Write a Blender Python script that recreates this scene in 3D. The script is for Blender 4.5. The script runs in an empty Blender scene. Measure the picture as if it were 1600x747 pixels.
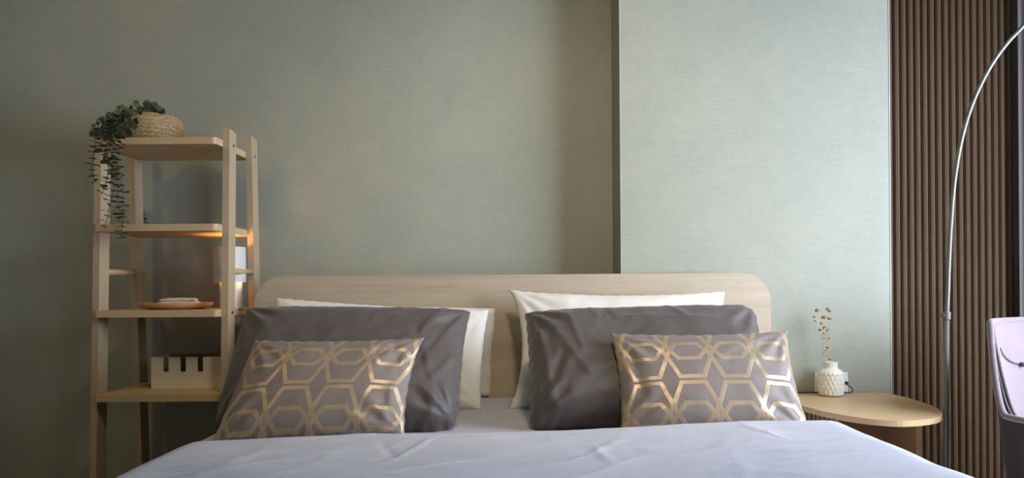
import bpy, bmesh, math, random
from mathutils import Vector, Matrix, noise
PI = math.pi
H = 0.95                 # eye height above the floor; geometry below is written relative to eye height
F = 1100.0               # focal length in pixels of a 1600x747 frame
ROLL = 0.007
scn = bpy.context.scene
C = scn.collection
R = random.Random(7)

# ------------------------------------------------------------------ camera
cd = bpy.data.cameras.new('camera'); cam = bpy.data.objects.new('camera', cd); C.objects.link(cam)
cam.location = (0, 0, H); cam.rotation_euler = (PI/2, ROLL, 0)
cd.sensor_fit = 'HORIZONTAL'; cd.sensor_width = 36; cd.lens = 36*F/1600
cd.shift_x = -1/1600; cd.shift_y = 76.5/1600; cd.clip_start = 0.02
scn.camera = cam
# ------------------------------------------------------------------ world, lights, exposure
def srgb(r, g, b):
    f = lambda c: (c/255/12.92 if c/255 <= 0.04045 else ((c/255+0.055)/1.055)**2.4)
    return (f(r), f(g), f(b), 1)
w = bpy.data.worlds.new('world'); scn.world = w; w.use_nodes = True
w.node_tree.nodes['Background'].inputs[0].default_value = srgb(205, 222, 240)
w.node_tree.nodes['Background'].inputs[1].default_value = 1.0
def light(name, kind, loc, tgt, energy, col, **kw):
    l = bpy.data.lights.new(name, kind); l.energy = energy; l.color = col[:3]
    for k, v in kw.items(): setattr(l, k, v)
    o = bpy.data.objects.new(name, l); C.objects.link(o); o.location = (loc[0], loc[1], loc[2]+H)
    d = Vector(tgt)-Vector(loc); o.rotation_euler = d.to_track_quat('-Z', 'Y').to_euler()
    return o
# daylight entering by the big window in the right-hand wall
light('window_daylight', 'AREA', (2.26, 1.20, 0.30), (0.6, 1.85, -0.32), 124, srgb(216, 230, 252), shape='RECTANGLE', size=1.3, size_y=1.5)
# weak cool fill added behind the camera; no window is built there
light('rear_fill', 'AREA', (1.2, -1.7, 0.35), (0.5, 2.4, 0.0), 4, srgb(232, 238, 250), shape='RECTANGLE', size=1.6, size_y=1.3)
# warm ceiling spot left of the bed; neutral spot added to brighten the wall
light('ceiling_and_fill_spot', 'SPOT', (-1.70, 1.15, 1.62), (-1.0, 2.63, 0.15), 18, srgb(255, 222, 160), spot_size=math.radians(95), spot_blend=1.0, shadow_soft_size=0.09)
light('ceiling_and_fill_spot', 'SPOT', (0.25, 0.75, 1.62), (0.08, 2.5, 0.0), 84, srgb(255, 240, 212), spot_size=math.radians(75), spot_blend=1.0, shadow_soft_size=0.15)
scn.view_settings.view_transform = 'Standard'; scn.view_settings.look = 'None'
scn.view_settings.gamma = 1; scn.view_settings.use_curve_mapping = False
scn.view_settings.exposure = 0.0

# ------------------------------------------------------------------ helpers
def P(px, py, D):
    x = px-(py-450)*ROLL; y = py+(px-800)*ROLL
    return Vector(((x-801)*D/F, D, (450-y)*D/F))
ORG = {}
def empty(name, loc, label=None, cat=None, group=None, kind=None):
    o = bpy.data.objects.new(name, None); C.objects.link(o); loc = Vector(loc)
    o.location = loc+Vector((0, 0, H)); o.empty_display_size = 0.05; ORG[o] = loc
    return tag(o, label, cat, group, kind)
def tag(o, label=None, cat=None, group=None, kind=None):
    if label: o['label'] = label
    if cat: o['category'] = cat
    if group: o['group'] = group
    if kind: o['kind'] = kind
    return o
def obj(name, bm, mat, parent=None, smooth=False, kind=None, org=None):
    """link a bmesh whose coordinates are relative to eye height; origin follows the parent, or the base of the mesh"""
    if parent is not None: o0 = ORG[parent]
    elif org is not None: o0 = Vector(org)
    else:
        xs = [v.co for v in bm.verts]
        o0 = Vector((sum(v.x for v in xs)/len(xs), sum(v.y for v in xs)/len(xs), min(v.z for v in xs)))
    for v in bm.verts: v.co -= o0
    bmesh.ops.recalc_face_normals(bm, faces=bm.faces)
    me = bpy.data.meshes.new(name); bm.to_mesh(me); bm.free()
    for m in (mat if isinstance(mat, (list, tuple)) else [mat]): me.materials.append(m)
    if smooth:
        for p in me.polygons: p.use_smooth = True
    o = bpy.data.objects.new(name, me); C.objects.link(o); ORG[o] = o0
    if parent is not None: o.parent = parent
    else: o.location = o0+Vector((0, 0, H))
    if kind: o['kind'] = kind
    return o
def bevel(bm, w, seg=2, angle=30):
    es = [e for e in bm.edges if len(e.link_faces) == 2 and e.calc_face_angle(0) > math.radians(angle)]
    bmesh.ops.bevel(bm, geom=es, offset=w, segments=seg, affect='EDGES', profile=0.5)
    return bm
def box(x0, x1, y0, y1, z0, z1, bm=None, bv=0):
    bm = bm or bmesh.new()
    r = bmesh.ops.create_cube(bm, size=1)
    for v in r['verts']:
        v.co = Vector(((x0+x1)/2+v.co.x*(x1-x0), (y0+y1)/2+v.co.y*(y1-y0), (z0+z1)/2+v.co.z*(z1-z0)))
    if bv: bevel(bm, bv)
    return bm
def prism(pts, off, bm=None):
    """extrude polygon pts (list of Vector) by vector off"""
    bm = bm or bmesh.new(); off = Vector(off)
    a = [bm.verts.new(p) for p in pts]; b = [bm.verts.new(Vector(p)+off) for p in pts]; n = len(a)
    bm.faces.new(a); bm.faces.new(b[::-1])
    for i in range(n): bm.faces.new((a[i], b[i], b[(i+1) % n], a[(i+1) % n]))
    return bm
def tube(pts, r, seg=10, bm=None, cap=True):
    bm = bm or bmesh.new(); pts = [Vector(p) for p in pts]; n = len(pts)
    rs = r if isinstance(r, (list, tuple)) else [r]*n
    rings = []; up = None
    for i, p in enumerate(pts):
        t = (pts[min(i+1, n-1)]-pts[max(i-1, 0)]).normalized()
        if up is None: up = t.orthogonal().normalized()
        up = (up-t*up.dot(t)).normalized(); s = t.cross(up)
        rings.append([bm.verts.new(p+(up*math.cos(2*PI*k/seg)+s*math.sin(2*PI*k/seg))*rs[i]) for k in range(seg)])
    for i in range(n-1):
        for k in range(seg):
            bm.faces.new((rings[i][k], rings[i][(k+1) % seg], rings[i+1][(k+1) % seg], rings[i+1][k]))
    if cap: bm.faces.new(rings[0][::-1]); bm.faces.new(rings[-1])
    return bm
def smooth_path(pts, n=8):
    pts = [Vector(p) for p in pts]; q = [pts[0]*2-pts[1]]+pts+[pts[-1]*2-pts[-2]]; out = []
    for i in range(1, len(q)-2):
        for k in range(n):
            t = k/n; a, b, c, d = q[i-1], q[i], q[i+1], q[i+2]
            out.append(0.5*((2*b)+(c-a)*t+(2*a-5*b+4*c-d)*t*t+(3*b-a-3*c+d)*t**3))
    out.append(pts[-1]); return out
def lathe(prof, c, seg=48, bm=None, fn=None):
    bm = bm or bmesh.new(); c = Vector(c); rings = []
    for j, (r, z) in enumerate(prof):
        ring = []
        for k in range(seg):
            a = 2*PI*k/seg; rr = r+(fn(a, z, j) if fn else 0)
            ring.append(bm.verts.new(c+Vector((rr*math.cos(a), rr*math.sin(a), z))))
        rings.append(ring)
    for j in range(len(prof)-1):
        for k in range(seg):
            bm.faces.new((rings[j][k], rings[j][(k+1) % seg], rings[j+1][(k+1) % seg], rings[j+1][k]))
    if prof[0][0] > 1e-5: bm.faces.new(rings[0][::-1])
    if prof[-1][0] > 1e-5: bm.faces.new(rings[-1])
    bmesh.ops.remove_doubles(bm, verts=bm.verts, dist=1e-6)
    return bm

# ------------------------------------------------------------------ materials
class NT:
    def __init__(s, name):
        s.m = bpy.data.materials.new(name); s.m.use_nodes = True; s.t = s.m.node_tree
        s.b = s.t.nodes['Principled BSDF']
    def n(s, typ, **kw):
        x = s.t.nodes.new(typ)
        for k, v in kw.items():
            if k.startswith('i_'): x.inputs[k[2:].replace('_', ' ')].default_value = v
            else: setattr(x, k, v)
        return x
    def l(s, a, b): s.t.links.new(a, b)
    def math(s, op, a, b=None, c=None):
        x = s.t.nodes.new('ShaderNodeMath'); x.operation = op
        for i, v in enumerate((a, b, c)):
            if v is None: continue
            if isinstance(v, (int, float)): x.inputs[i].default_value = v
            else: s.l(v, x.inputs[i])
        return x.outputs[0]
    def coord(s, kind='Object', scale=(1, 1, 1)):
        tc = s.t.nodes.new('ShaderNodeTexCoord'); mp = s.t.nodes.new('ShaderNodeMapping')
        mp.inputs['Scale'].default_value = scale; s.l(tc.outputs[kind], mp.inputs[0]); return mp.outputs[0]
    def noise(s, vec, scale, detail=4, rough=0.6):
        x = s.n('ShaderNodeTexNoise'); x.inputs['Scale'].default_value = scale
        x.inputs['Detail'].default_value = detail; x.inputs['Roughness'].default_value = rough
        s.l(vec, x.inputs['Vector']); return x.outputs['Fac']
    def ramp(s, fac, stops):
        x = s.n('ShaderNodeValToRGB'); e = x.color_ramp.elements
        e[0].position, e[0].color = stops[0]; e[1].position, e[1].color = stops[1]
        for p, c in stops[2:]:
            q = e.new(p); q.color = c
        s.l(fac, x.inputs[0]); return x.outputs[0]
    def mix(s, fac, a, b, mode='MIX'):
        x = s.n('ShaderNodeMix', data_type='RGBA', blend_type=mode)
        for sock, v in ((x.inputs[0], fac), (x.inputs[6], a), (x.inputs[7], b)):
            if hasattr(v, 'links'): s.l(v, sock)
            else: sock.default_value = v
        return x.outputs[2]
    def bump(s, h, strength, dist=0.001, prev=None):
        x = s.n('ShaderNodeBump'); x.inputs['Strength'].default_value = strength; x.inputs['Distance'].default_value = dist
        s.l(h, x.inputs['Height'])
        if prev: s.l(prev, x.inputs['Normal'])
        s.l(x.outputs[0], s.b.inputs['Normal']); return x.outputs[0]
    def set(s, **kw):
        for k, v in kw.items():
            k = k.replace('_', ' ')
            if hasattr(v, 'links'): s.l(v, s.b.inputs[k])
            else: s.b.inputs[k].default_value = v
        return s
def mul(c, k): return (min(c[0]*k, 1), min(c[1]*k, 1), min(c[2]*k, 1), 1)
def plain(name, col, rough=0.6, metal=0, var=0.08, scale=30, bump=0.1):
    m = NT(name); v = m.coord(); n = m.noise(v, scale)
    m.set(Base_Color=m.ramp(n, [(0.3, mul(col, 1-var)), (0.7, mul(col, 1+var))]), Roughness=rough, Metallic=metal)
    if bump: m.bump(n, bump, 0.001)
    return m.m
def wood(name, col, axis='x', var=0.14, rough=0.55, grain=1.0, dark=0.75):
    m = NT(name)
    lo, hi = 2.2*grain, 60*grain
    sc = {'x': (lo, hi, hi), 'y': (hi, lo, hi), 'z': (hi, hi, lo)}[axis]
    v = m.coord(scale=sc); n1 = m.noise(v, 1.0, 6, 0.65)
    v2 = m.coord(scale=tuple(c*0.22 for c in sc)); n2 = m.noise(v2, 1.0, 3, 0.5)
    v3 = m.coord(scale=tuple(c*4 for c in sc)); n3 = m.noise(v3, 1.0, 2, 0.5)
    a = m.ramp(n1, [(0.28, mul(col, 1-var)), (0.72, mul(col, 1+var*0.7))])
    b = m.ramp(n2, [(0.35, mul(col, 1-var*0.9)), (0.65, mul(col, 1+var*0.6))])
    c = m.mix(0.5, a, b)
    pores = m.ramp(n3, [(0.60, (1, 1, 1, 1)), (0.72, (dark, dark*0.97, dark*0.93, 1))])
    m.set(Base_Color=m.mix(0.6, c, m.mix(1.0, c, pores, 'MULTIPLY')), Roughness=rough)
    m.bump(n1, 0.15, 0.0006); return m.m
def cloth(name, col, rough=0.85, sheen=0.15, weave=900, wr=0.0, var=0.05, spec=0.2):
    m = NT(name); v = m.coord(); n = m.noise(v, 14, 3); f = m.noise(v, weave, 2)
    c = m.mix(0.3, m.ramp(n, [(0.3, mul(col, 1-var)), (0.7, mul(col, 1+var))]), m.ramp(f, [(0.3, mul(col, .85)), (0.7, mul(col, 1.12))]))
    m.set(Base_Color=c, Roughness=rough, Sheen_Weight=sheen, Specular_IOR_Level=spec)
    p = m.bump(f, 0.25, 0.0004)
    if wr:
        v2 = m.coord(scale=(1, 1.6, 1)); n2 = m.noise(v2, 7, 3, 0.55)
        m.bump(n2, wr, 0.02, p)
    return m.m
# wallpaper: linen-like grey green
m = NT('linen_wallpaper'); v = m.coord()
mott = m.noise(v, 5, 6, 0.7); hor = m.noise(m.coord(scale=(25, 25, 420)), 1, 3, 0.6); ver = m.noise(m.coord(scale=(420, 420, 22)), 1, 3, 0.6)
flk = m.noise(m.coord(scale=(60, 60, 260)), 1, 2, 0.5)
base = srgb(160, 161, 145)
c = m.ramp(mott, [(0.3, mul(srgb(152, 156, 141), .95)), (0.7, mul(srgb(167, 164, 145), 1.04))])
c = m.mix(0.35, c, m.ramp(hor, [(0.3, mul(base, .78)), (0.7, mul(base, 1.2))]))
c = m.mix(0.22, c, m.ramp(ver, [(0.3, mul(base, .75)), (0.7, mul(base, 1.22))]))
c = m.mix(m.ramp(flk, [(0.66, (0, 0, 0, 1)), (0.76, (.35, .35, .35, 1))]), c, srgb(186, 186, 174))
m.set(Base_Color=c, Roughness=0.62, Specular_IOR_Level=0.35); m.bump(m.math('ADD', hor, ver), 0.25, 0.0006)
M_wallpaper = m.m
M_paint = plain('off_white_paint', srgb(150, 144, 132), 0.8, var=0.02)
M_edge = plain('white_edge_trim', srgb(205, 206, 200), 0.5, var=0.02)
M_floor = wood('oak_floor', srgb(150, 120, 92), 'y')
M_head = wood('pale_ash_horizontal_grain', srgb(188, 171, 147), 'x', var=0.24, rough=0.5, dark=0.72)
M_ladx = wood('pale_birch_x', srgb(198, 170, 128), 'x', var=0.08, dark=0.88)
M_ladz = wood('pale_birch_z', srgb(180, 158, 126), 'z', var=0.08, dark=0.88)
M_night = wood('light_oak_top', srgb(196, 164, 122), 'x', var=0.10, rough=0.4, dark=0.85)
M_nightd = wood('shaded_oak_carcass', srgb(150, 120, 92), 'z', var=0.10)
M_slat = wood('walnut_slats', srgb(102, 80, 58), 'z', var=0.22, rough=0.5)
M_slatback = plain('dark_panel_backing', srgb(48, 34, 25), 0.8)
M_duvet = cloth('lilac_grey_cotton', srgb(199, 196, 203), 0.75, 0.1, wr=0.3, var=0.02)
M_sheet = cloth('grey_sheet', srgb(184, 181, 186), 0.8, 0.1, wr=0.06, var=0.02)
M_white = cloth('white_cotton', srgb(226, 222, 212), 0.8, 0.1, wr=0.15, var=0.02)
M_dark = cloth('charcoal_sateen', srgb(86, 78, 74), 0.52, 0.16, wr=0.18, var=0.05, spec=0.35)
M_black = plain('black_plastic', srgb(22, 22, 24), 0.5, var=0.02)
M_whitepl = plain('white_plastic', srgb(228, 228, 226), 0.4, var=0.01, bump=0)
M_chrome = plain('brushed_steel', srgb(128, 124, 118), 0.55, 0.7, var=0.04, bump=0.03)
M_velin = cloth('dusty_pink_velvet', srgb(130, 115, 117), 0.8, 0.2, var=0.10)
M_velout = cloth('charcoal_leatherette', srgb(66, 58, 62), 0.6, 0.1, var=0.10, spec=0.4)
M_curtain = cloth('taupe_curtain', srgb(128, 120, 116), 0.9, 0.1)
# patterned cushion
def cushion_mat():
    m = NT('hexagon_jacquard'); uv = m.n('ShaderNodeUVMap'); sp = m.n('ShaderNodeSeparateXYZ'); m.l(uv.outputs[0], sp.inputs[0])
    Pw, Pv = 0.111, 0.186
    X = m.math('SUBTRACT', sp.outputs[0], 0.066); Y = m.math('SUBTRACT', sp.outputs[1], -0.074)   # v runs downwards negative
    xx = m.math('ABSOLUTE', m.math('WRAP', X, Pw/2, -Pw/2)); yy = m.math('ABSOLUTE', m.math('WRAP', Y, Pv/2, -Pv/2))
    def hexa(x, a, b, h):
        k = (a-b)/h; cs = 1/math.sqrt(1+k*k)
        s1 = m.math('SUBTRACT', yy, h)
        s2 = m.math('MULTIPLY', m.math('ADD', m.math('SUBTRACT', x, a), m.math('MULTIPLY', yy, k)), cs)
        return m.math('ABSOLUTE', m.math('MAXIMUM', s1, s2))
    x2 = m.math('SUBTRACT', Pw, xx)
    big = (Pw*0.575, Pw*0.27, Pv*0.452)
    d = m.math('MINIMUM', hexa(xx, *big), hexa(x2, *big))
    d = m.math('MINIMUM', d, hexa(xx, Pw*0.40, Pw*0.23, Pv*0.14))
    fray = m.noise(m.coord('UV', (60, 900, 1)), 1, 3, 0.6)
    d = m.math('ADD', d, m.math('MULTIPLY', m.math('SUBTRACT', fray, 0.5), 0.0022))
    mask = m.math('SMOOTH_MIN', 1.0, m.math('MAXIMUM', 0.0, m.math('MULTIPLY', m.math('SUBTRACT', 0.0058, d), 1500)), 0.05)
    thread = m.noise(m.coord('UV', (120, 2400, 1)), 1, 2, 0.5)
    gold = m.ramp(thread, [(0.25, srgb(150, 124, 92)), (0.75, srgb(198, 177, 147))])
    base = m.ramp(thread, [(0.25, srgb(108, 95, 86)), (0.75, srgb(142, 128, 120))])
    m.set(Base_Color=m.mix(mask, base, gold), Roughness=m.math('SUBTRACT', 0.62, m.math('MULTIPLY', mask, 0.25)),
          Metallic=m.math('MULTIPLY', mask, 0.35), Sheen_Weight=0.1)
    p = m.bump(thread, 0.25, 0.0005); m.bump(mask, 0.5, 0.0008, p)
    return m.m
M_cush = cushion_mat()

# ------------------------------------------------------------------ room shell
FL = -H; CE = 2.65-H
def struct(name, bm, mat, **k): return obj(name, bm, mat, kind='structure', **k)
D1, D2 = 2.43, 2.63
XL, XR, YB = -2.35, 2.32, -1.9
struct('floor', box(XL-.1, XR+.1, YB-.1, D2+.1, FL-.1, FL), M_floor)
struct('ceiling', box(XL-.1, XR+.1, YB-.1, D2+.1, CE, CE+.1), M_paint)
struct('wall_back', box(XL-.1, XR+.1, D2, D2+.1, FL, CE), M_wallpaper)
cx0 = P(969, 200, D1).x; cx1 = P(1389.5, 200, D1).x
colm = struct('wall_column', box(cx0, cx1, D1, D2, FL, CE), M_wallpaper)
struct('trim_1', box(cx1-.0005, cx1+.0022, D1-.002, D1+.03, FL, CE), M_edge)
struct('trim_2', box(cx0-.0006, cx0+.0008, D1-.0012, D1+.002, FL, CE), M_edge)
struct('wall_left', box(XL-.1, XL, YB, D2, FL, CE), M_wallpaper)
struct('wall_rear', box(XL, XR, YB-.1, YB, FL, CE), M_paint)
# right wall with window opening
wy0, wy1, wz0, wz1 = 0.48, 1.93, -0.50, 1.10
bm = box(XR, XR+.1, YB, wy0, FL, CE); box(XR, XR+.1, wy1, D2, FL, CE, bm); box(XR, XR+.1, wy0, wy1, FL, wz0, bm); box(XR, XR+.1, wy0, wy1, wz1, CE, bm)
struct('wall_right', bm, M_paint)
bm = bmesh.new()
for a in ((wy0, wy0+.05), ((wy0+wy1)/2-.025, (wy0+wy1)/2+.025), (wy1-.05, wy1)): box(XR+.02, XR+.08, a[0], a[1], wz0, wz1, bm)
for a in ((wz0, wz0+.05), (wz1-.05, wz1)): box(XR+.02, XR+.08, wy0, wy1, a[0], a[1], bm)
win = struct('window_1', bm, M_edge)
g = NT('window_glass'); g.set(Base_Color=(1, 1, 1, 1), Roughness=0.0, Transmission_Weight=1.0, IOR=1.02)
obj('pane', box(XR+.045, XR+.051, wy0+.05, wy1-.05, wz0+.05, wz1-.05), g.m, win)
struct('baseboard_left', box(XL, XL+.012, YB, D2, FL, FL+.08), M_edge)
struct('baseboard_back', box(XL+.012, cx0, D2-.012, D2, FL, FL+.08), M_edge)
# fluted wall panel right of the column
px0, px1 = cx1+.004, P(1584, 250, 2.60).x
panel = struct('wall_panel', box(px0, px1, D2-.012, D2-.001, FL, CE), M_slatback)
pitch = 0.0250; nsl = int((px1-px0)/pitch)
pitch = (px1-px0)/nsl
def slat_bm():
    h = pitch/2*0.84; pr = [(-h, 0), (-h*0.96, -.010), (-h*.62, -.0185), (0, -.0225), (h*.62, -.0185), (h*0.96, -.010), (h, 0)]
    bm = prism([Vector((x, y, 0)) for x, y in pr], (0, 0, CE-FL)); bmesh.ops.recalc_face_normals(bm, faces=bm.faces); return bm
bm = slat_bm(); me = bpy.data.meshes.new('slat'); bm.to_mesh(me); bm.free(); me.materials.append(M_slat)
for i in range(nsl):
    s = bpy.data.objects.new('slat', me); C.objects.link(s); s.parent = panel
    s.location = Vector((px0+(i+.5)*pitch, D2-.012, FL))-ORG[panel]
# curtain in the corner by the window
def curtain(path, z0, z1, amp=.028, wl=.085):
    pts = smooth_path(path, 24); bm = bmesh.new(); cols = []; s = 0
    for i, p in enumerate(pts):
        t = (pts[min(i+1, len(pts)-1)]-pts[max(i-1, 0)]).normalized(); n = Vector((-t.y, t.x, 0))
        if i: s += (p-pts[i-1]).length
        q = p+n*amp*math.sin(2*PI*s/wl)
        cols.append([bm.verts.new((q.x, q.y, z0+(z1-z0)*k/4)) for k in range(5)])
    for a, b in zip(cols, cols[1:]):
        for k in range(4): bm.faces.new((a[k], b[k], b[k+1], a[k+1]))
    return bm
o = obj('curtain', curtain([(1.835, 2.55, 0), (1.99, 2.48, 0), (2.17, 2.32, 0), (2.18, 2.05, 0), (2.18, 1.85, 0)], FL+.02, CE-.03), M_curtain, smooth=True)
md = o.modifiers.new('thickness', 'SOLIDIFY'); md.thickness = .003
tag(o, 'taupe curtain hanging in the corner right of the slatted panel', 'curtain')
bm = bmesh.new(); tube([(1.84, 2.55, CE-.02), (2.12, 2.45, CE-.02), (2.18, 2.2, CE-.02), (2.18, -1.2, CE-.02)], .008, 8, bm)
tag(obj('curtain_rail', bm, M_whitepl), 'white rail under the ceiling that carries the taupe curtain', 'curtain rail')

# ------------------------------------------------------------------ bed
bed = empty('bed', (0, 1.5, FL), 'double bed with pale wooden headboard with rounded top corners', 'bed')
hx0, hx1 = P(397, 500, 2.385).x, P(1205, 500, 2.385).x; hz = P(800, 429, 2.385).z; r = .10
pts = [Vector((hx0, 2.385, FL)), Vector((hx1, 2.385, FL))]
for k in range(9): a = k/8*PI/2; pts.append(Vector((hx1-r+r*math.cos(a), 2.385, hz-r+r*math.sin(a))))
for k in range(9): a = PI/2+k/8*PI/2; pts.append(Vector((hx0+r+r*math.cos(a), 2.385, hz-r+r*math.sin(a))))
obj('headboard', bevel(prism(pts, (0, .035, 0)), .004, 2), M_head, bed)
for s in (-1, 1): obj('side_rail', box(s*.80-.0125, s*.80+.0125, .40, 2.384, FL+.15, FL+.38, bv=.003), M_head, bed)
obj('foot_rail', box(-.8125, .8125, .375, .40, FL+.15, FL+.38, bv=.003), M_head, bed)
obj('slat_base', box(-.787, .787, .40, 2.384, FL+.30, FL+.33), M_head, bed)
for sx in (-1, 1):
    for y in (.45, 2.3): obj('leg', box(sx*.77-.03, sx*.77+.03, y-.03, y+.03, FL, FL+.15, bv=.003), M_head, bed)
ZS = -0.365     # sheet level
mt = obj('mattress', bevel(box(-.785, .785, .41, 2.38, FL+.331, ZS), .035, 5), M_sheet, smooth=True)
tag(mt, 'mattress in pale grey fitted sheet, bare between the pillows', 'mattress')
# duvet
def nz(x, y, z=0.0): return noise.noise(Vector((x, y, z)))
def duvet():
    bm = bmesh.new(); Y1, Y0 = 1.64, 0.33
    r, cxr, top = .097, .718, -.323
    prof = []
    N = 300
    flat = 2*cxr; arc = r*PI/2; drop = .34; tot = flat+2*arc+2*drop
    for i in range(N+1):
        s = i/N*tot
        if s < drop: prof.append((-cxr-r, top-r-(drop-s), 0)); continue
        s -= drop
        if s < arc: a = PI-s/r; prof.append((-cxr+r*math.cos(a), top-r+r*math.sin(a), 1)); continue
        s -= arc
        if s < flat: prof.append((-cxr+s, top, 1)); continue
        s -= flat
        if s < arc: a = PI/2-s/r; prof.append((cxr+r*math.cos(a), top-r+r*math.sin(a), 1)); continue
        s -= arc; prof.append((cxr+r, top-r-s, 0))
    cre = [((-.16, 1.60), (-.26, 1.33), .004), ((-.30, 1.56), (-.22, 1.36), -.003), ((.16, 1.45), (.18, 1.30), .004), ((.52, 1.60), (.56, 1.44), .004), ((-.3, 1.25), (.0, 1.40), .003), ((.5, 1.36), (.72, 1.33), .0035)]
    rows = []
    ys = [Y0+.05*j for j in range(16)]+[1.12+(.50)*j/110 for j in range(111)]
    for j, y in enumerate(ys):
        ycoord = y
        row = []
        for (x, z, t) in prof:
            zz = z; xx = x
            zz += .017*max(-1, min(1, x/.75))-.006
            em = 1-min(1, max(0, (abs(x)-.55)/.12))
            w = nz(x*1.6+3, y*7.5)*.0045+em*nz(x*5, y*16, 4)*.002+em*.0035*max(0, 1-3*abs(nz(x*1.3+y*2, y*9-x, 14)))**3*max(0, nz(x*2, y*3, 30)+.5)+em*.0025*max(0, 1-3.5*abs(nz(x*7-y*3, y*4+x*2, 21)))**4*max(0, nz(x*2.5, y*3, 40)+.25)*1.6+nz(x*2.2+y*2, y*3+1, 9)*.006
            for (a, b, h) in cre:
                A = Vector(a); B = Vector(b); q = Vector((x, y)); dd = B-A; tt = max(0, min(1, (q-A).dot(dd)/dd.length_squared))
                dist = (q-A-dd*tt).length; w += h*.7*math.exp(-(dist/.007)**2)*math.sin(PI*min(1, max(0, tt*.9+.05)))
            if t: zz += w
            else: xx += (1 if x > 0 else -1)*(w*1.5+.012*math.sin(y*17+x)*min(1, (top-r-z)/.2))
            row.append(Vector((xx, ycoord, zz)))
        rows.append(row)
    # rounded fold at the pillow end
    last = rows[-1]
    for k in range(1, 8):
        a = k/7*PI*0.86; rr = .021
        row = []
        for i, p in enumerate(last):
            x0, z0, t = prof[i]
            cxn = max(-cxr, min(cxr, x0)); nx = x0-cxn; nzv = z0-(top-r); L = math.hypot(nx, nzv) if t else abs(nx)
            nv = Vector((nx/L if t else (1 if nx > 0 else -1), 0, nzv/L if t else 0)) if L > 1e-6 else Vector((0, 0, 1))
            if abs(x0) <= cxr: nv = Vector((0, 0, 1))
            wob = .012*nz(x0*3, 5.5)
            row.append(p+Vector((0, math.sin(a)*rr+wob*math.sin(a), 0))-nv*(rr-rr*math.cos(a)))
        rows.append(row)
    vs = [[bm.verts.new(p) for p in row] for row in rows]
    for a, b in zip(vs, vs[1:]):
        for i in range(len(a)-1): bm.faces.new((a[i], a[i+1], b[i+1], b[i]))
    return bm
o = obj('duvet', duvet(), M_duvet, smooth=True)
tag(o, 'large lilac grey duvet spread over the bed, falling over both sides', 'duvet')

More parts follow.
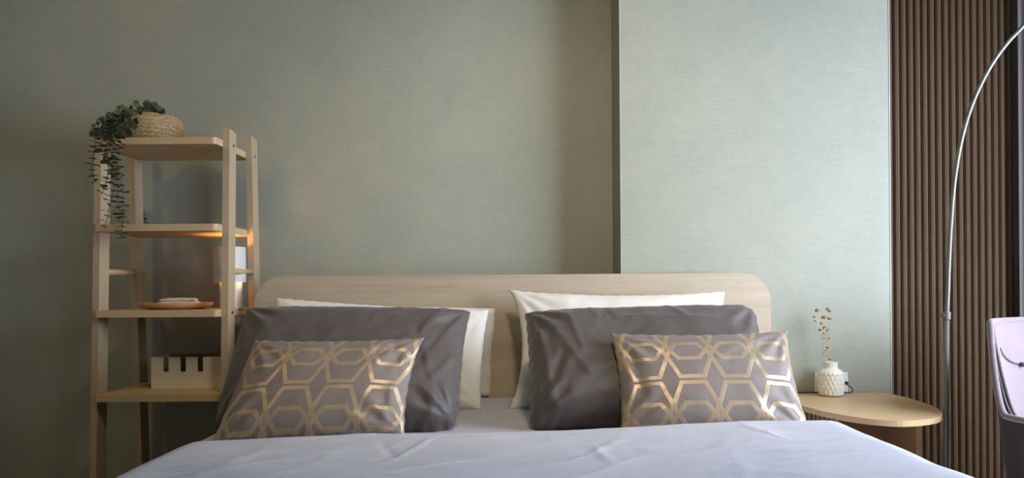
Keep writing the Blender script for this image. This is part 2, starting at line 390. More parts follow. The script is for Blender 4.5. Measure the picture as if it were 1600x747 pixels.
def pillow(corners, thick, bow=(.02, .02, .02, .02), nu=56, nv=40, wr=.004, seed=0, creases=(), sag=.3, ex=4, uvs=None, sharp=1.0, plump=.55, rnd=(0, 0, 0, 0), ridge=0):
    """corners TL,TR,BR,BL on the mid surface; bow = inward pull of top,right,bottom,left edge; two skins joined on the seam"""
    TL, TR, BR, BL = [Vector(c) for c in corners]
    W = ((TR-TL).length+(BR-BL).length)/2; Hh = ((TL-BL).length+(TR-BR).length)/2
    ux = ((TR-TL)+(BR-BL)).normalized(); uy = ((TL-BL)+(TR-BR)).normalized(); nrm = uy.cross(ux).normalized()
    if nrm.y > 0: nrm = -nrm                       # towards the room
    bm = bmesh.new(); uvl = bm.loops.layers.uv.new('UVMap')
    def pt(u, v, side):
        p = TL*(1-u)*(1-v)+TR*u*(1-v)+BR*u*v+BL*(1-u)*v
        eu = 4*u*(1-u); ev = 4*v*(1-v)
        p = p-uy*bow[0]*eu**.8*(1-v)**1.5-ux*bow[1]*ev**.8*u**1.5+uy*bow[2]*eu**.8*v**1.5+ux*bow[3]*ev**.8*(1-u)**1.5
        a = (1-abs(2*u-1)**ex)*(1-abs(2*v-1)**ex)
        t = thick*max(a, 0)**plump*(1+sag*(v-.5))
        for rr_, (cu, cv), sx_, sy_ in zip(rnd, ((0, 0), (1, 0), (1, 1), (0, 1)), (1, -1, -1, 1), (-1, -1, 1, 1)):
            if rr_:
                kx, ky = max(0, 1-abs(u-cu)*W/(rr_*2.2)), max(0, 1-abs(v-cv)*Hh/(rr_*2.2))
                p = p+(ux*sx_+uy*sy_)*rr_*.62*(kx*ky)**.9
        edge = min(1, a*3)
        w = nz(u*W*9+seed, v*Hh*5+seed*2, side)*wr*1.6+nz(u*W*22+v*9+seed, v*Hh*17-u*6, side+3)*wr*.7
        if ridge:
            rg = 1-2.2*abs(nz(u*W*6+v*3+seed*3, v*Hh*11-u*4+seed, side*2))
            w += ridge*max(0, rg)**3-ridge*.3
            rg = 1-2.6*abs(nz(u*W*15-v*5+seed, v*Hh*9+u*9, side*5+1)); w += ridge*.6*max(0, rg)**3
        # folds running in from the corners
        for (cu, cv) in ((0, 0), (1, 0), (1, 1), (0, 1)):
            du, dv = (u-cu)*W, (v-cv)*Hh; rr = math.hypot(du, dv)
            if rr < .16 and rr > 1e-4:
                w += math.sin(math.atan2(abs(dv), abs(du))*13+seed+cu*2)*wr*1.1*math.sin(PI*min(1, rr/.16))
        for (a0, b0, a1, b1, h, wd) in creases:
            A = Vector((a0*W, b0*Hh)); B = Vector((a1*W, b1*Hh)); q = Vector((u*W, v*Hh)); dd = B-A
            tt = max(0, min(1, (q-A).dot(dd)/dd.length_squared)); ds = (q-A-dd*tt).length
            w += h*math.exp(-(ds/wd)**2)
        # seam pucker
        pk = math.sin((u*W+v*Hh)*150+seed)*.0015*(1-edge)
        return p+nrm*side*(t+w*edge)+uy*pk+ux*pk*.6
    grid = {}
    for side in (1, -1):
        for i in range(nu+1):
            for j in range(nv+1):
                u = .5-.5*math.cos(PI*i/nu)*1.0; v = .5-.5*math.cos(PI*j/nv)
                u = .5*u+.5*i/nu; v = .5*v+.5*j/nv
                if (i in (0, nu) or j in (0, nv)) and side == -1: grid[(side, i, j)] = grid[(1, i, j)]
                else: grid[(side, i, j)] = (bm.verts.new(pt(u, v, side)), u, v)
    for side in (1, -1):
        for i in range(nu):
            for j in range(nv):
                q = [grid[(side, i, j)], grid[(side, i+1, j)], grid[(side, i+1, j+1)], grid[(side, i, j+1)]]
                if side == -1: q = q[::-1]
                f = bm.faces.new([a[0] for a in q])
                for l, a in zip(f.loops, q): l[uvl].uv = (a[1]*.455, -a[2]*.30)
    return bm
# white pillows against the headboard
lw = obj('pillow', pillow([P(431, 465, 2.31), P(764, 484, 2.29), P(752, 640, 2.12), P(408, 645, 2.12)], .05, (.010, .010, .0, .01), seed=1, wr=.003), M_white, smooth=True)
tag(lw, 'white pillow with flat flange behind the left charcoal pillow', 'pillow')
def flange():
    a = [P(640, 480, 2.355), P(773, 482, 2.345), P(764, 619, 2.345), P(645, 625, 2.345)]
    bm = bmesh.new(); n = 16; g = []
    for i in range(n+1):
        row = []
        for j in range(n+1):
            u, v = i/n, j/n
            p = a[0]*(1-u)*(1-v)+a[1]*u*(1-v)+a[2]*u*v+a[3]*(1-u)*v
            row.append(bm.verts.new(p+Vector((.003*math.sin(v*9)*u, -.010*math.sin(v*5)*u+.005*nz(u*3, v*6), 0))))
        g.append(row)
    for i in range(n):
        for j in range(n): bm.faces.new((g[i][j], g[i+1][j], g[i+1][j+1], g[i][j+1]))
    return bm
fo = obj('flange', flange(), M_white, lw, smooth=True); fo.modifiers.new('t', 'SOLIDIFY').thickness = .004
rw = obj('pillow', pillow([P(794, 452, 2.31), P(1133, 454, 2.31), P(1130, 640, 2.13), P(793, 640, 2.13)], .055, (.022, .01, .0, .045), seed=4, wr=.0035), M_white, smooth=True)
tag(rw, 'white pillow with pointed corners behind the right charcoal pillow', 'pillow')
# charcoal pillows
ld = obj('pillow', pillow([P(386, 483, 2.05), P(736, 487, 2.05), P(722, 676, 1.79), P(336, 672, 1.79)], .085, (.003, .015, .0, .0), seed=9, wr=.004, rnd=(0, 0, .034, 0), ridge=.0011, nu=110, nv=80, sag=.5, plump=.42,
    creases=[(.9, .02, .78, .5, .004, .012), (.96, .1, .86, .45, -.005, .01), (.86, .55, .9, .95, .006, .016), (.80, .3, .88, .8, -.004, .012), (.62, .06, .60, .22, .003, .006), (.7, .02, .62, .2, .0025, .005), (.97, .5, .90, .7, .005, .012)]), M_dark, smooth=True)
tag(ld, 'charcoal grey pillow leaning at the left side of the bed', 'pillow')
rd = obj('pillow', pillow([P(820, 490, 2.05), P(1180, 480, 2.05), P(1225, 660, 1.80), P(828, 672, 1.80)], .085, (.002, .012, .0, .006), seed=15, wr=.004, rnd=(0, .018, 0, .012), ridge=.0011, nu=110, nv=80, sag=.5, plump=.42,
    creases=[(.27, .02, .30, .18, .003, .006), (.33, .05, .36, .2, -.003, .006), (.18, .15, .22, .5, .0035, .008), (.12, .3, .24, .7, .004, .012), (.34, .16, .8, .22, .0025, .006), (.6, .03, .68, .2, .003, .006), (.05, .3, .09, .9, .006, .015), (.14, .5, .08, .8, -.005, .012)]), M_dark, smooth=True)
tag(rd, 'charcoal grey pillow leaning at the right side of the bed', 'pillow')
# patterned lumbar cushions
lc = obj('cushion', pillow([P(398, 531, 1.86), P(664, 527, 1.86), P(634, 682, 1.69), P(330, 694, 1.69)], .052, (.012, .018, .0, .004), nu=80, nv=56, seed=21, wr=.0025, ridge=.0005, ex=2.6,
    creases=[(.86, .1, .97, .5, -.004, .012), (.97, .3, .9, .9, .004, .012)]), M_cush, smooth=True)
tag(lc, 'taupe cushion with gold hexagon pattern on the left side of the bed', 'cushion')
rc = obj('cushion', pillow([P(953, 520, 1.86), P(1231, 516, 1.86), P(1270, 680, 1.69), P(969, 682, 1.69)], .052, (.014, .014, .0, .012), nu=80, nv=56, seed=27, wr=.0025, ridge=.0005, ex=2.6,
    creases=[(.95, .2, .99, .7, .004, .01), (.05, .1, .12, .7, -.003, .012)]), M_cush, smooth=True)
tag(rc, 'taupe cushion with gold hexagon pattern on the right, by the nightstand', 'cushion')

# ------------------------------------------------------------------ ladder shelf
lad = empty('ladder_shelf', (-1.15, 2.4, FL), 'pale wooden ladder shelf with four open tiers left of the bed', 'shelf')
SX0, SX1 = P(143, 219, 2.245).x, P(337.5, 219, 2.245).x   # board ends
shz = [P(240, 214.5, 2.245).z, P(250, 350, 2.245).z, P(250, 485, 2.245).z, P(250, 617, 2.245).z]
TH = .022; FBK = 2.545
def yf(z): return 2.300+(z-.53)*(.036/.95)       # front post front face
def yb(z): return 2.545-(z-.53)*(.05/1.4)        # back post back face
def post(xa, xb, front, ztop):
    fn = yf if front else (lambda z: yb(z)-.052); d = .055
    pts = [Vector((xa, fn(FL), FL)), Vector((xa, fn(FL)+d, FL)), Vector((xa, fn(ztop)+d, ztop-.008)), Vector((xa, fn(ztop), ztop))]
    return bevel(prism(pts, (xb-xa, 0, 0)), .002, 1)
TP = .0215
for xa, xb in ((SX0-TP, SX0), (SX1, SX1+TP)):
    fp = obj('front_post', post(xa, xb, True, P(355, 200, 2.3).z), M_ladz, lad)
    bp = obj('back_post', post(xa, xb, False, P(385, 213, 2.5).z), M_ladz, lad)
    zr = P(380, 424, 2.4).z
    obj('rung', tube([((xa+xb)/2, yf(zr)+.03, zr), ((xa+xb)/2, yb(zr)-.03, zr)], .010, 14), M_ladx, lad, smooth=True)
def board(z, yfr, ybk, r=.014, rb=.045):
    pts = []
    for cx, cy, a0, rr in ((SX1-r, yfr+r, -90, r), (SX1-.012, ybk-.012, 0, .012), (SX0+rb, ybk-rb, 90, rb), (SX0+r, yfr+r, 180, r)):
        for k in range(7): a = math.radians(a0+k*15); pts.append(Vector((cx+rr*math.cos(a), cy+rr*math.sin(a), z-TH)))
    return bevel(prism(pts, (0, 0, TH)), .0025, 2)
for i, z in enumerate(shz):
    obj('shelf_board', board(z, 2.245, (2.54, 2.55, 2.56, 2.57)[i]), M_ladx, lad)
for z in (shz[0]-.011, shz[2]-.011):
    for yy, par in ((yf(z)+.035, fp), (yb(z)-.022, bp)):
        obj('bolt', tube([(SX1+TP-.002, yy, z), (SX1+TP+.0006, yy, z)], .0055, 12), M_black, par)
# wooden tray with towel
tc = P(273, 478, 2.36); tz = shz[2]
tr = obj('tray', lathe([(0, 0), (.085, 0), (.11, .008), (.121, .021), (.116, .022), (.10, .011), (.08, .006), (0, .006)], (0, 0, 0), 56), wood('honey_wood_tray', srgb(196, 142, 88), 'x', var=.12), org=(0, 0, 0), smooth=True)
tr.location = (tc.x, 2.375, tz+H+.0005); ORG[tr] = Vector((tc.x, 2.375, tz)); tr.scale = (1, .75, 1)
tag(tr, 'oval wooden tray on the third tier of the ladder shelf', 'tray')
tw = bmesh.new()
prt = []
for k in range(2):
    z0 = tz+.0215+.0095*k-.006*0; hh = .0035
    o_ = pillow([Vector((tc.x-.050+.004*k, 2.41, z0)), Vector((tc.x+.070-.01*k, 2.41, z0)), Vector((tc.x+.068-.008*k, 2.345, z0)), Vector((tc.x-.052+.004*k, 2.345, z0))], .0066, (0, 0, 0, 0), nu=20, nv=10, wr=.0008, seed=k, sag=0)
    me_ = bpy.data.meshes.new('t'); o_.to_mesh(me_); o_.free(); tw.from_mesh(me_); bpy.data.meshes.remove(me_)
tag(obj('towel', tw, M_white, smooth=True), 'small folded white towel lying on the wooden tray', 'towel')
# storage box
bx0, bx1 = P(236, 580, 2.38).x, P(349, 580, 2.38).x; bz0 = shz[3]+.0005; bz1 = bz0+.107; by0, by1 = 2.38, 2.50
M_box = plain('cream_card', srgb(222, 208, 184), 0.7, var=.02); M_boxin = plain('brown_card_inside', srgb(132, 98, 62), 0.85, var=.05)
sb = empty('storage_box', ((bx0+bx1)/2, 2.44, bz0), 'cream open box with three front slots on the lowest visible tier', 'box')
sl = [(P(a, 570, 2.38).x, P(b, 570, 2.38).x) for a, b in ((254.8, 263.4), (281.6, 290.4), (308.4, 317.2))]
zs = P(286, 581, 2.38).z; outl = [(bx0, bz0), (bx1, bz0), (bx1, bz1)]
for a, b in sl[::-1]:
    rr = .004; outl += [(b, bz1)]+[(b-rr+rr*math.cos(t*PI/8), zs+rr-rr*math.sin(t*PI/8)) for t in range(5)]+[(a+rr-rr*math.sin(t*PI/8), zs+rr-rr*math.cos(t*PI/8)) for t in range(5)]+[(a, bz1)]
outl += [(bx0, bz1)]
obj('front_wall', prism([Vector((x, by0, z)) for x, z in outl], (0, .0035, 0)), M_box, sb)
obj('side_wall', box(bx0, bx0+.0035, by0+.0035, by1-.0035, bz0, bz1), M_box, sb)
obj('side_wall', box(bx1-.0035, bx1, by0+.0035, by1-.0035, bz0, bz1), M_box, sb)
obj('back_wall', box(bx0, bx1, by1-.0035, by1, bz0, bz1), M_boxin, sb)
obj('bottom', box(bx0+.0035, bx1-.0035, by0+.0035, by1-.0035, bz0, bz0+.003), M_boxin, sb)
# table lamp on tier three
lx = P(358.5, 470, 2.43).x; ly = 2.435; lz = shz[2]
lamp = empty('table_lamp', (lx, ly, lz), 'lit white table lamp with cylindrical shade on the third shelf tier', 'lamp')
M_shade = plain('white_lamp_metal', srgb(214, 210, 200), 0.5, var=.01, bump=0)
rs, rb = .053, .037
z0, z1 = P(358, 441, 2.40).z, P(358, 385.5, 2.40).z
bm = lathe([(rs, z0), (rs, z1), (rs-.002, z1), (rs-.002, z0), (rs, z0)], (lx, ly, 0), 48)
for f in [f for f in bm.faces if len(f.verts) > 4]: bm.faces.remove(f)
obj('lamp_shade', bm, M_shade, lamp, smooth=True).modifiers.new('e', 'EDGE_SPLIT')
obj('lamp_base', lathe([(rb, lz), (rb, z0+.004), (rb-.003, z0+.006), (.008, z0+.006), (.008, z0+.02), (0, z0+.02)], (lx+.004, ly, 0), 40), M_shade, lamp, smooth=True).modifiers.new('e', 'EDGE_SPLIT')
em = NT('warm_bulb'); em.set(Base_Color=(1, .7, .35, 1), Emission_Color=srgb(255, 190, 105), Emission_Strength=9.0)
obj('bulb', lathe([(0, z0+.02), (.012, z0+.024), (.018, z0+.038), (.014, z0+.052), (0, z0+.058)], (lx, ly, 0), 20), em.m, lamp, smooth=True)
for dz, e in ((.020, .9), (z1-z0+.004, .7)):
    l = bpy.data.lights.new('lamp_glow', 'POINT'); l.energy = e; l.color = srgb(255, 176, 92)[:3]; l.shadow_soft_size = .012
    o = bpy.data.objects.new('lamp_glow', l); C.objects.link(o); o.location = (lx+(0.043 if dz < .03 else 0), ly-(.012 if dz < .03 else 0), z0+H+(-.004 if dz < .03 else dz))
    o.parent = lamp; o.location -= lamp.location
    if dz < .03: l.energy = .06
    else: o.location.z -= .03

# basket and trailing plant
bc = Vector((P(234, 200, 2.39).x, 2.39, shz[0]+.0005))
prof = []
for k in range(0, 61):
    t = k/60; rr = .079+.027*math.sin(PI*min(1, t*.66+.05))-.012*max(0, t-.85)*5
    prof.append((rr+.0036*abs(math.sin(t*7*PI)), .092*t))
prof = [(0, 0)]+prof+[(prof[-1][0]-.01, .091), (.078, .06), (.07, .01), (0, .01)]
def weave(a, z, j): return .0013*math.sin(a*46+math.floor(z/.0125)*PI/2*1.0+z*260)
m = NT('seagrass'); v = m.coord(scale=(1, 1, 2.2)); n = m.noise(v, 120, 3)
m.set(Base_Color=m.ramp(n, [(0.3, srgb(122, 92, 56)), (0.7, srgb(204, 176, 128))]), Roughness=.85); m.bump(n, .6, .002)
bk = empty('basket', bc, 'round woven seagrass basket on the top shelf board', 'basket')
wb = obj('woven_body', lathe(prof, bc, 140, fn=weave), m.m, bk, smooth=True)
obj('rim', tube([bc+Vector((prof[61][0]*math.cos(a*PI/24), prof[61][0]*math.sin(a*PI/24), .092)) for a in range(49)], .0045, 8), m.m, wb, smooth=True)
def leaf_mat(name, a, b):
    m = NT(name); n = m.noise(m.coord(), 60, 2); oi = m.n('ShaderNodeObjectInfo')
    c = m.ramp(oi.outputs['Random'], [(0, a), (1, b)]); m.set(Base_Color=m.mix(.25, c, m.ramp(n, [(.3, mul(a, .7)), (.7, mul(b, 1.2))])), Roughness=.6); return m.m
M_leaf = leaf_mat('eucalyptus_leaf', srgb(46, 54, 32), srgb(92, 102, 68)); M_stem = plain('stem_brown', srgb(90, 86, 60), .8)
bm = bmesh.new(); c0 = bm.verts.new((.5, 0, -.06)); ring = []
for k in range(12):
    a = 2*PI*k/12; ring.append(bm.verts.new((.5+.5*math.cos(a), .46*math.sin(a)*(1-.1*math.cos(a)), .06*math.cos(2*a))))
for k in range(12): bm.faces.new((c0, ring[k], ring[(k+1) % 12]))
lme = bpy.data.meshes.new('leaf'); bm.to_mesh(lme); bm.free(); lme.materials.append(M_leaf)
for p in lme.polygons: p.use_smooth = True
pl = empty('eucalyptus_garland', bc+Vector((0, 0, .03)), 'trailing eucalyptus plant spilling from the basket over the left shelf end', 'plant')
def leaf(p, dirv, up, s):
    x = Vector(dirv).normalized(); z = Vector(up); z = (z-x*z.dot(x))
    if z.length < 1e-3: z = x.orthogonal()
    z.normalize(); y = z.cross(x)
    o = bpy.data.objects.new('leaf', lme); C.objects.link(o); o.parent = pl
    M = Matrix((x, y, z)).transposed().to_4x4(); o.matrix_local = Matrix.Translation(Vector(p)-ORG[pl])@M@Matrix.Scale(s, 4)
strands = [
 [(240, 186, 2.38), (212, 176, 2.32), (180, 182, 2.27), (160, 200, 2.235), (150, 216, 2.215), (146, 245, 2.22), (144, 268, 2.22), (150, 285, 2.225)],
 [(235, 188, 2.36), (200, 184, 2.30), (176, 200, 2.24), (168, 224, 2.205), (170, 255, 2.21), (166, 285, 2.215), (158, 303, 2.22)],
 [(232, 190, 2.36), (206, 194, 2.27), (190, 212, 2.215), (185, 245, 2.205), (183, 285, 2.21), (185, 320, 2.215), (187, 348, 2.22)],
 [(232, 188, 2.37), (200, 188, 2.27), (181, 210, 2.21), (178, 250, 2.20), (180, 285, 2.205), (172, 318, 2.21), (168, 340, 2.215), (162, 356, 2.215)],
 [(225, 186, 2.39), (196, 190, 2.33), (166, 205, 2.225), (160, 232, 2.21), (176, 262, 2.205), (190, 290, 2.21), (193, 330, 2.215), (190, 360, 2.22), (191, 378, 2.23)],
]
for si, s in enumerate(strands):
    pts = smooth_path([P(*q) for q in s], 8)
    obj('stem', tube(pts, .0011, 5), M_stem, pl)
    acc = 0; nxt = .01; rot = R.random()*6
    for a, b in zip(pts, pts[1:]):
        acc += (b-a).length
        if acc > nxt:
            nxt = acc+R.uniform(.0125, .0165); t = (b-a).normalized(); rot += PI/2+R.uniform(-.5, .5)
            o1 = t.orthogonal().normalized(); o2 = t.cross(o1); d = o1*math.cos(rot)+o2*math.sin(rot)
            for sg in (1, -1):
                dv = d*sg-t*.15+Vector((R.uniform(-.2, .2), R.uniform(-.25, .05), R.uniform(-.25, .1)))
                leaf(b, dv, t+Vector((R.uniform(-.3, .3), R.uniform(-.5, .2), R.uniform(-.2, .2))), R.uniform(.017, .025))
s5 = smooth_path([P(205, 240, 2.59), P(212, 300, 2.60), P(220, 328, 2.60), P(227, 346, 2.60)], 6)
pts = smooth_path([P(225, 185, 2.42), P(216, 190, 2.53), P(212, 210, 2.585), P(214, 290, 2.59), P(219, 325, 2.59), P(227, 347, 2.59)], 6)
obj('stem', tube(pts, .0011, 5), M_stem, pl)
for b in pts[-9:]:
    for sg in (1, -1): leaf(b, (sg*.8, R.uniform(-.5, 0), R.uniform(-.3, .2)), (0, -.4, 1), R.uniform(.014, .02))
cl = [(182, 172), (190, 168), (196, 172), (188, 180), (205, 170), (214, 164), (218, 168), (227, 160), (232, 162), (240, 163), (246, 168), (236, 170), (228, 172), (242, 175), (248, 174), (222, 176), (212, 178), (200, 182), (190, 188), (180, 186), (170, 190), (164, 186), (158, 184), (172, 200), (180, 196), (162, 196), (150, 202), (146, 208), (156, 208), (168, 210), (186, 205), (192, 198), (178, 214), (196, 190), (208, 186), (184, 192), (175, 180), (252, 172), (188, 204), (196, 202), (204, 196), (233, 178), (226, 182), (246, 180), (150, 194)]
for (x, y) in cl:
    for _ in range(3 if x > 195 or y > 200 else 2):
        D = 2.24+max(0, (x-150))/100*.11+R.uniform(-.03, .02)
        a = R.uniform(0, 2*PI)
        leaf(P(x+R.uniform(-4, 4)-4*math.cos(a), y+R.uniform(-3, 3)+3*math.sin(a)+2, D), (math.cos(a), R.uniform(-.5, .2), math.sin(a)), (R.uniform(-.6, .6), -1, R.uniform(-.2, .9)), R.uniform(.014, .022))

# ------------------------------------------------------------------ nightstand
ZT = -.369
tops = [(.885, 2.424), (1.262, 2.424), (1.281, 2.405), (1.290, 2.34), (1.290, 2.24), (1.277, 2.14), (1.247, 2.05), (1.20, 1.98), (1.135, 1.935), (1.06, 1.915), (1.0, 1.935), (.953, 1.985), (.915, 2.06), (.893, 2.15), (.882, 2.25)]
sm = smooth_path([Vector((x, y, ZT-.0165)) for x, y in tops[2:]], 4)
top = [Vector((.882, 2.424, ZT-.0165)), Vector((1.262, 2.424, ZT-.0165))]+sm
ns = empty('nightstand', (1.09, 2.25, FL), 'low oak nightstand with rounded pebble shaped top right of the bed', 'nightstand')
obj('tabletop', bevel(prism(top, (0, 0, .0165)), .002, 2, 50), M_night, ns)
zu = ZT-.0167
obj('side_panel', box(1.252, 1.272, 2.19, 2.40, FL, zu, bv=.0015), M_night, ns)
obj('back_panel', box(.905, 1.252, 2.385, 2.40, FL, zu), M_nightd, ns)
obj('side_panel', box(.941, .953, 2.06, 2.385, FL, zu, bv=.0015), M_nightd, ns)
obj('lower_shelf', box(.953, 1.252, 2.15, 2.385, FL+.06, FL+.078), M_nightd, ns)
fa, fb = Vector((.899, 2.20, 0)), Vector((.937, 2.048, 0)); fd = (fb-fa).normalized(); fn_ = Vector((-fd.y, fd.x, 0))
if fn_.x < 0: fn_ = -fn_
obj('flute_backing', prism([Vector((p.x, p.y, FL)) for p in (fa+fn_*.006, fb+fn_*.006, fb+fn_*.010, fa+fn_*.010)], (0, 0, zu-FL)), M_slatback, ns)
L_ = (fb-fa).length; nf = 9
for k in range(nf):
    wd = .0115 if k < nf-1 else .014; q = fa+fd*(L_*k/(nf-1)-.006)
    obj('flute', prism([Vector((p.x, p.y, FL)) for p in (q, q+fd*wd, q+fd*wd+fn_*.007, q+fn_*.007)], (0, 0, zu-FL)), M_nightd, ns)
# vase
vc = Vector((P(1297, 600, 2.37).x, 2.365, ZT+.0005))
prof = [(0, 0), (.030, 0), (.036, .003)]
for k in range(1, 61):
    t = k/60; z = .003+t*.088
    rr = .038+.0035*math.sin(PI*min(1, t*1.1)) if t < .78 else .0402-.0175*((t-.78)/.22)**2.2
    prof.append((rr, z))
prof += [(.0215, .094), (.0215, .110), (.0225, .1125), (.0205, .113), (.019, .110), (.019, .06), (0, .06)]
def facet(a, z, j):
    if z < .006 or z > .085 or j > 63: return 0
    row = math.floor((z-.006)/.0158); fr = (z-.006)/.0158-row
    return .0021*(1-abs(math.sin(a*9+row*PI/2)))**.7*math.sin(PI*fr)**.5-.0008
m = NT('cream_ceramic'); m.set(Base_Color=m.ramp(m.noise(m.coord(), 40, 2), [(.3, srgb(226, 220, 200)), (.7, srgb(238, 233, 216))]), Roughness=.5)
tag(obj('vase', lathe(prof, vc, 144, fn=facet), m.m, smooth=True, org=vc), 'cream ceramic vase with carved facets on the nightstand', 'vase')
fl = empty('dried_flowers', vc+Vector((0, 0, .0605)), 'dried brown flower stems standing in the cream vase', 'flowers')
heads = [(155, 100, 1.5), (135, 145, 1.0), (140, 172, .9), (180, 187, .9), (220, 92, 1.2), (233, 108, 1.0), (198, 147, 2.0), (234, 155, 1.2), (200, 212, 1.3), (220, 230, 1), (172, 228, 1), (198, 252, .8), (230, 285, .8), (198, 286, .7), (216, 342, 1.2), (204, 360, .9), (195, 379, .7), (218, 396, .6), (236, 420, .9)]
bm = bmesh.new(); bmesh.ops.create_icosphere(bm, subdivisions=2, radius=1)
for v_ in bm.verts:
    v_.co.z *= .5; v_.co *= 1+.28*noise.noise(v_.co*3.1); v_.co.z -= .25*(v_.co.x**2+v_.co.y**2)
hme = bpy.data.meshes.new('flower_head'); bm.to_mesh(hme); bm.free(); hme.materials.append(plain('dried_petal', srgb(160, 126, 84), .9, var=.3, scale=200))
for p in hme.polygons: p.use_smooth = True
Ms = plain('dried_stem', srgb(206, 184, 146), .8)
stems = [(-.006, [(214, 424), (208, 380), (205, 330), (200, 270), (196, 200), (160, 105)]), (.004, [(222, 424), (218, 350), (214, 260), (205, 215), (198, 150)]), (.0, [(236, 424), (234, 340), (236, 250), (236, 160), (225, 95)]), (-.01, [(208, 424), (200, 300), (180, 230), (150, 180), (137, 148)])]
hp = []
for dy, s in stems:
    pts = [vc+Vector((0, 0, .062))]+[P(1240+x/4.15, 460+y/4.15, vc.y+dy*(1-i*.0)) for i, (x, y) in enumerate(s)]
    pts = smooth_path(pts, 5); obj('stem', tube(pts, .0008, 5), Ms, fl); hp += pts[6:]
for (x, y, s) in heads:
    q = P(1240+x/4.15, 460+y/4.15, vc.y+R.uniform(-.012, .008)); o = bpy.data.objects.new('flower_head', hme); C.objects.link(o); o.parent = fl
    o.location = q-ORG[fl]; o.scale = (s*.0058,)*3; o.rotation_euler = (R.uniform(-.6, .6), R.uniform(-.6, .6), R.uniform(0, 6))
    near = min(hp, key=lambda h: (h-q).length)
    if (near-q).length > .003: obj('twig', tube([near-Vector((0, 0, .006)), q], .0006, 4), Ms, fl)
# wall socket with cable
a, b = P(1272, 582, D1), P(1323.5, 612, D1)
so = empty('wall_socket', Vector(((a.x+b.x)/2, D1, b.z)), 'white double wall socket behind the vase', 'socket')
spl = obj('socket_plate', box(a.x, b.x, D1-.008, D1-.0002, b.z, a.z, bv=.0015), M_whitepl, so)
for xx in (a.x+.028, b.x-.020):
    for dz in (-.008, .008): obj('socket_hole', tube([(xx, D1-.0085, (a.z+b.z)/2+dz), (xx, D1-.0078, (a.z+b.z)/2+dz)], .0022, 8), M_black, spl)
cp = [P(1313, 598.5, D1-.03), P(1317, 599, D1-.032), P(1325, 602, D1-.034), P(1332, 608, D1-.036), P(1331, 613.0, D1-.038), P(1323, 614, D1-.05), P(1316, 613, D1-.05)]
cp = [Vector((p.x, p.y, max(p.z, ZT+.0025))) for p in cp]
bm = tube(smooth_path([Vector((cp[0].x-.004, D1-.03, cp[0].z))]+cp+[Vector((vc.x+.046, 2.415, ZT+.003)), Vector((vc.x, 2.418, ZT+.003)), Vector((.95, 2.416, ZT+.003))], 6), .0017, 8)
box(b.x-.024, b.x-.011, D1-.034, D1-.0085, cp[0].z-.004, cp[0].z+.004, bm)
tag(obj('power_cable', bm, M_black, smooth=True), 'black plug and cable looping from the wall socket beside the vase', 'cable')

# ------------------------------------------------------------------ arc floor lamp
DL = 2.2
base = P(1476.5, 747, DL); bx = base.x
al = empty('arc_floor_lamp', (bx, DL, FL), 'tall arching brushed steel floor lamp in front of the slatted panel', 'lamp')
obj('lamp_foot', lathe([(0, FL), (.125, FL), (.125, FL+.02), (.12, FL+.026), (0, FL+.026)], (bx, DL, 0), 48), M_chrome, al)
ck = P(1479, 493, DL)
obj('pole', tube([(bx-.001, DL, FL+.026), (ck.x, DL, ck.z)], .0082, 16), M_chrome, al, smooth=True)
col = obj('collar', bevel(tube([P(1479, 499, DL), P(1479.2, 487, DL)], .0115, 20), .0015, 2), M_chrome, al)
kn = P(1474, 492.5, DL-.004)
obj('knob', bevel(tube([ck+Vector((-.009, 0, 0)), ck+Vector((-.016, -.004, 0))], .006, 14), .001, 1), M_chrome, col)
arc = [P(1479, 492, 2.2), P(1480.5, 470, 2.2), P(1483, 400, 2.2), P(1487, 330, 2.195), P(1493, 270, 2.19), P(1503.5, 213, 2.18), P(1520, 160, 2.17), P(1545, 108, 2.155), P(1573, 68, 2.14), P(1601, 38, 2.12), Vector((1.66, 2.05, .94)), Vector((1.80, 1.92, 1.02)), Vector((1.90, 1.80, 1.01)), Vector((1.96, 1.70, .93)), Vector((1.98, 1.66, .86))]
sp = smooth_path(arc, 8)
obj('arc_arm', tube(sp, [.0062]*len(sp), 16), M_chrome, al, smooth=True)
bm = lathe([(.012, .86), (.05, .85), (.10, .81), (.125, .74), (.122, .74), (.097, .805), (.048, .843), (0, .852)], (1.98, 1.66, 0), 40)
obj('lamp_shade', bm, M_chrome, al, smooth=True)

# ------------------------------------------------------------------ armchair
Fd = Vector((.42, -.9075, 0)).normalized(); Ld = Vector((.9075, .42, 0)).normalized()
cn = P(1526, 520, 1.93); corner = Vector((cn.x, 1.93, 0))
HW = .30
cc = corner+Ld*(HW-.01)+Fd*.22
ac = empty('armchair', (cc.x, cc.y, FL), 'velvet tub armchair with pinkish inside and charcoal outer shell', 'armchair')
def rim_z(q):      # q 0 at back centre .. 1 at arm front
    z_hi, z_lo = P(1570, 503, 1.98).z, -.352
    t = max(0, min(1, (q-.35)/.31)); t = t*t*(3-2*t)
    return z_hi*(1-t)+z_lo*t-.01*max(0, q-.66)
def plan(s, k=1.0):    # s -1..1
    a = s*1.75; n = 3.2
    aa = max(-PI/2, min(PI/2, a)); sn, cs = math.sin(aa), math.cos(aa)
    l = math.copysign(abs(sn)**(2/n), sn)*HW; f = -abs(cs)**(2/n)*.27
    ext = (abs(a)-PI/2); ext = max(0, ext)*1.4
    f += ext
    return cc+Ld*l*k+Fd*(f*(k if f < 0 else 1))
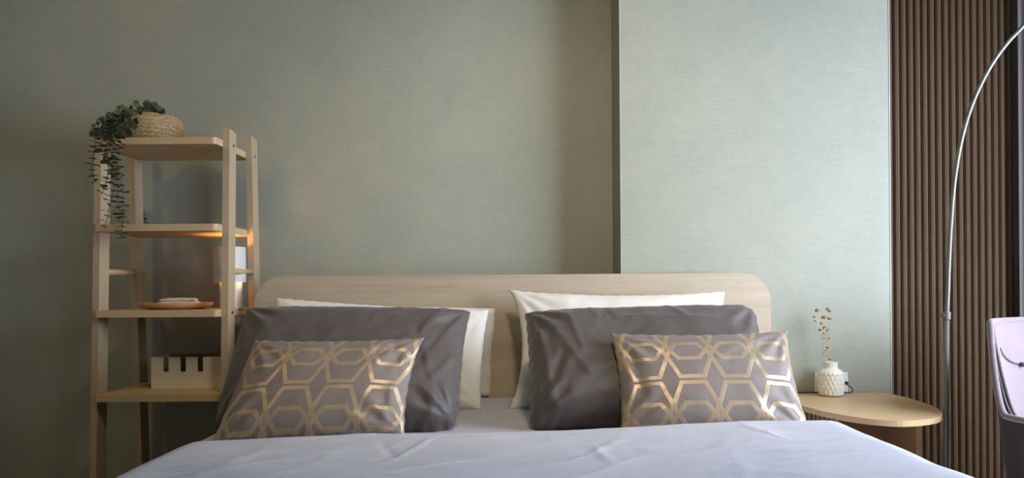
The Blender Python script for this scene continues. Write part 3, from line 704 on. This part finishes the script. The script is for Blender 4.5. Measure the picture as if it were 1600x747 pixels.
def shell(off, z_bot, k_bot, inner):
    bm = bmesh.new(); ns_, nz_ = 96, 16; g = []
    for i in range(ns_+1):
        s = -1+2*i/ns_; row = []
        for j in range(nz_+1):
            t = j/nz_; zt = rim_z(abs(s)); z = z_bot+(zt-z_bot)*t
            hgt = (z-z_bot)/(-.09-z_bot)
            k = k_bot+(1-k_bot)*max(0, hgt)**.8
            p = plan(s, k); c2 = Vector((cc.x, cc.y, 0)); d = (p-c2); 
            p = p-d.normalized()*off*(1-.35*(t**6))
            if inner: p = p-d.normalized()*.012*math.sin(PI*min(1, t))
            row.append(bm.verts.new((p.x, p.y, z+(0 if t < 1 else 0))))
        g.append(row)
    for i in range(ns_):
        for j in range(nz_): bm.faces.new((g[i][j], g[i+1][j], g[i+1][j+1], g[i][j+1]))
    return bm
obj('outer_shell', shell(0, -.70, .80, False), M_velout, ac, smooth=True).modifiers.new('t', 'SOLIDIFY').thickness = .006
ip = obj('inner_padding', shell(.009, -.62, .80, True), M_velin, ac, smooth=True); ip.modifiers.new('t', 'SOLIDIFY').thickness = .006
rim = [plan(-1+2*i/120) for i in range(121)]; c2 = Vector((cc.x, cc.y, 0))
rim = [Vector((p.x, p.y, rim_z(abs(-1+2*i/120))+.001))-(p-c2).normalized()*.007 for i, p in enumerate(rim)]
rp = obj('rim_padding', tube(rim, .0080, 12), M_velin, ac, smooth=True)
obj('piping', tube([p+(p-c2).normalized()*.0070 for p in rim], .0028, 8), cloth('pale_piping', srgb(170, 160, 160), .6, .2), rp, smooth=True)
# seam across the padding
seam = []
for i in range(25):
    s = -.37+.74*i/24; z = -.178-.055*math.cos(s/.37*PI/2)
    t = (z+.62)/(rim_z(abs(s))+.62); k = .80+.20*max(0, (z+.62)/(.53))**.8; p = plan(s, k); d = (p-c2).normalized()
    q = p-d*(.009*(1-.35*t**6)+.012*max(0, math.sin(PI*t))+.0095); seam.append(Vector((q.x, q.y, z)))
obj('seam', tube(seam, .0016, 6), M_velout, ip, smooth=True)
bt = min(seam, key=lambda p: abs(p.x*F/p.y+801-1597))
obj('button', lathe([(0, -.007), (.008, -.005), (.011, 0), (.008, .005), (0, .007)], (bt.x, bt.y-.004, bt.z), 16), M_velout, ip, smooth=True)
sp_ = [plan(s, .80)-(plan(s, .8)-c2).normalized()*.03 for s in [(-1+2*i/40) for i in range(41)]]
obj('seat_cushion', bevel(prism([Vector((p.x, p.y, -.66)) for p in sp_], (0, 0, .14)), .03, 4, 50), M_velin, ac, smooth=True)
for sx in (-1, 1):
    for sy in (-1, 1):
        a = c2+Ld*.17*sx+Fd*.17*sy; b = c2+Ld*.23*sx+Fd*.23*sy
        obj('leg', tube([(a.x, a.y, -.70), (b.x, b.y, FL)], [.016, .010], 12), M_black, ac, smooth=True)

for o in bpy.data.objects:
    if o.get('category') == 'pillow': o['group'] = 'white pillows against the headboard' if 'white' in o['label'] else 'charcoal pillows leaning in front of the white ones'
    elif o.get('category') == 'cushion': o['group'] = 'gold patterned cushions on the bed'
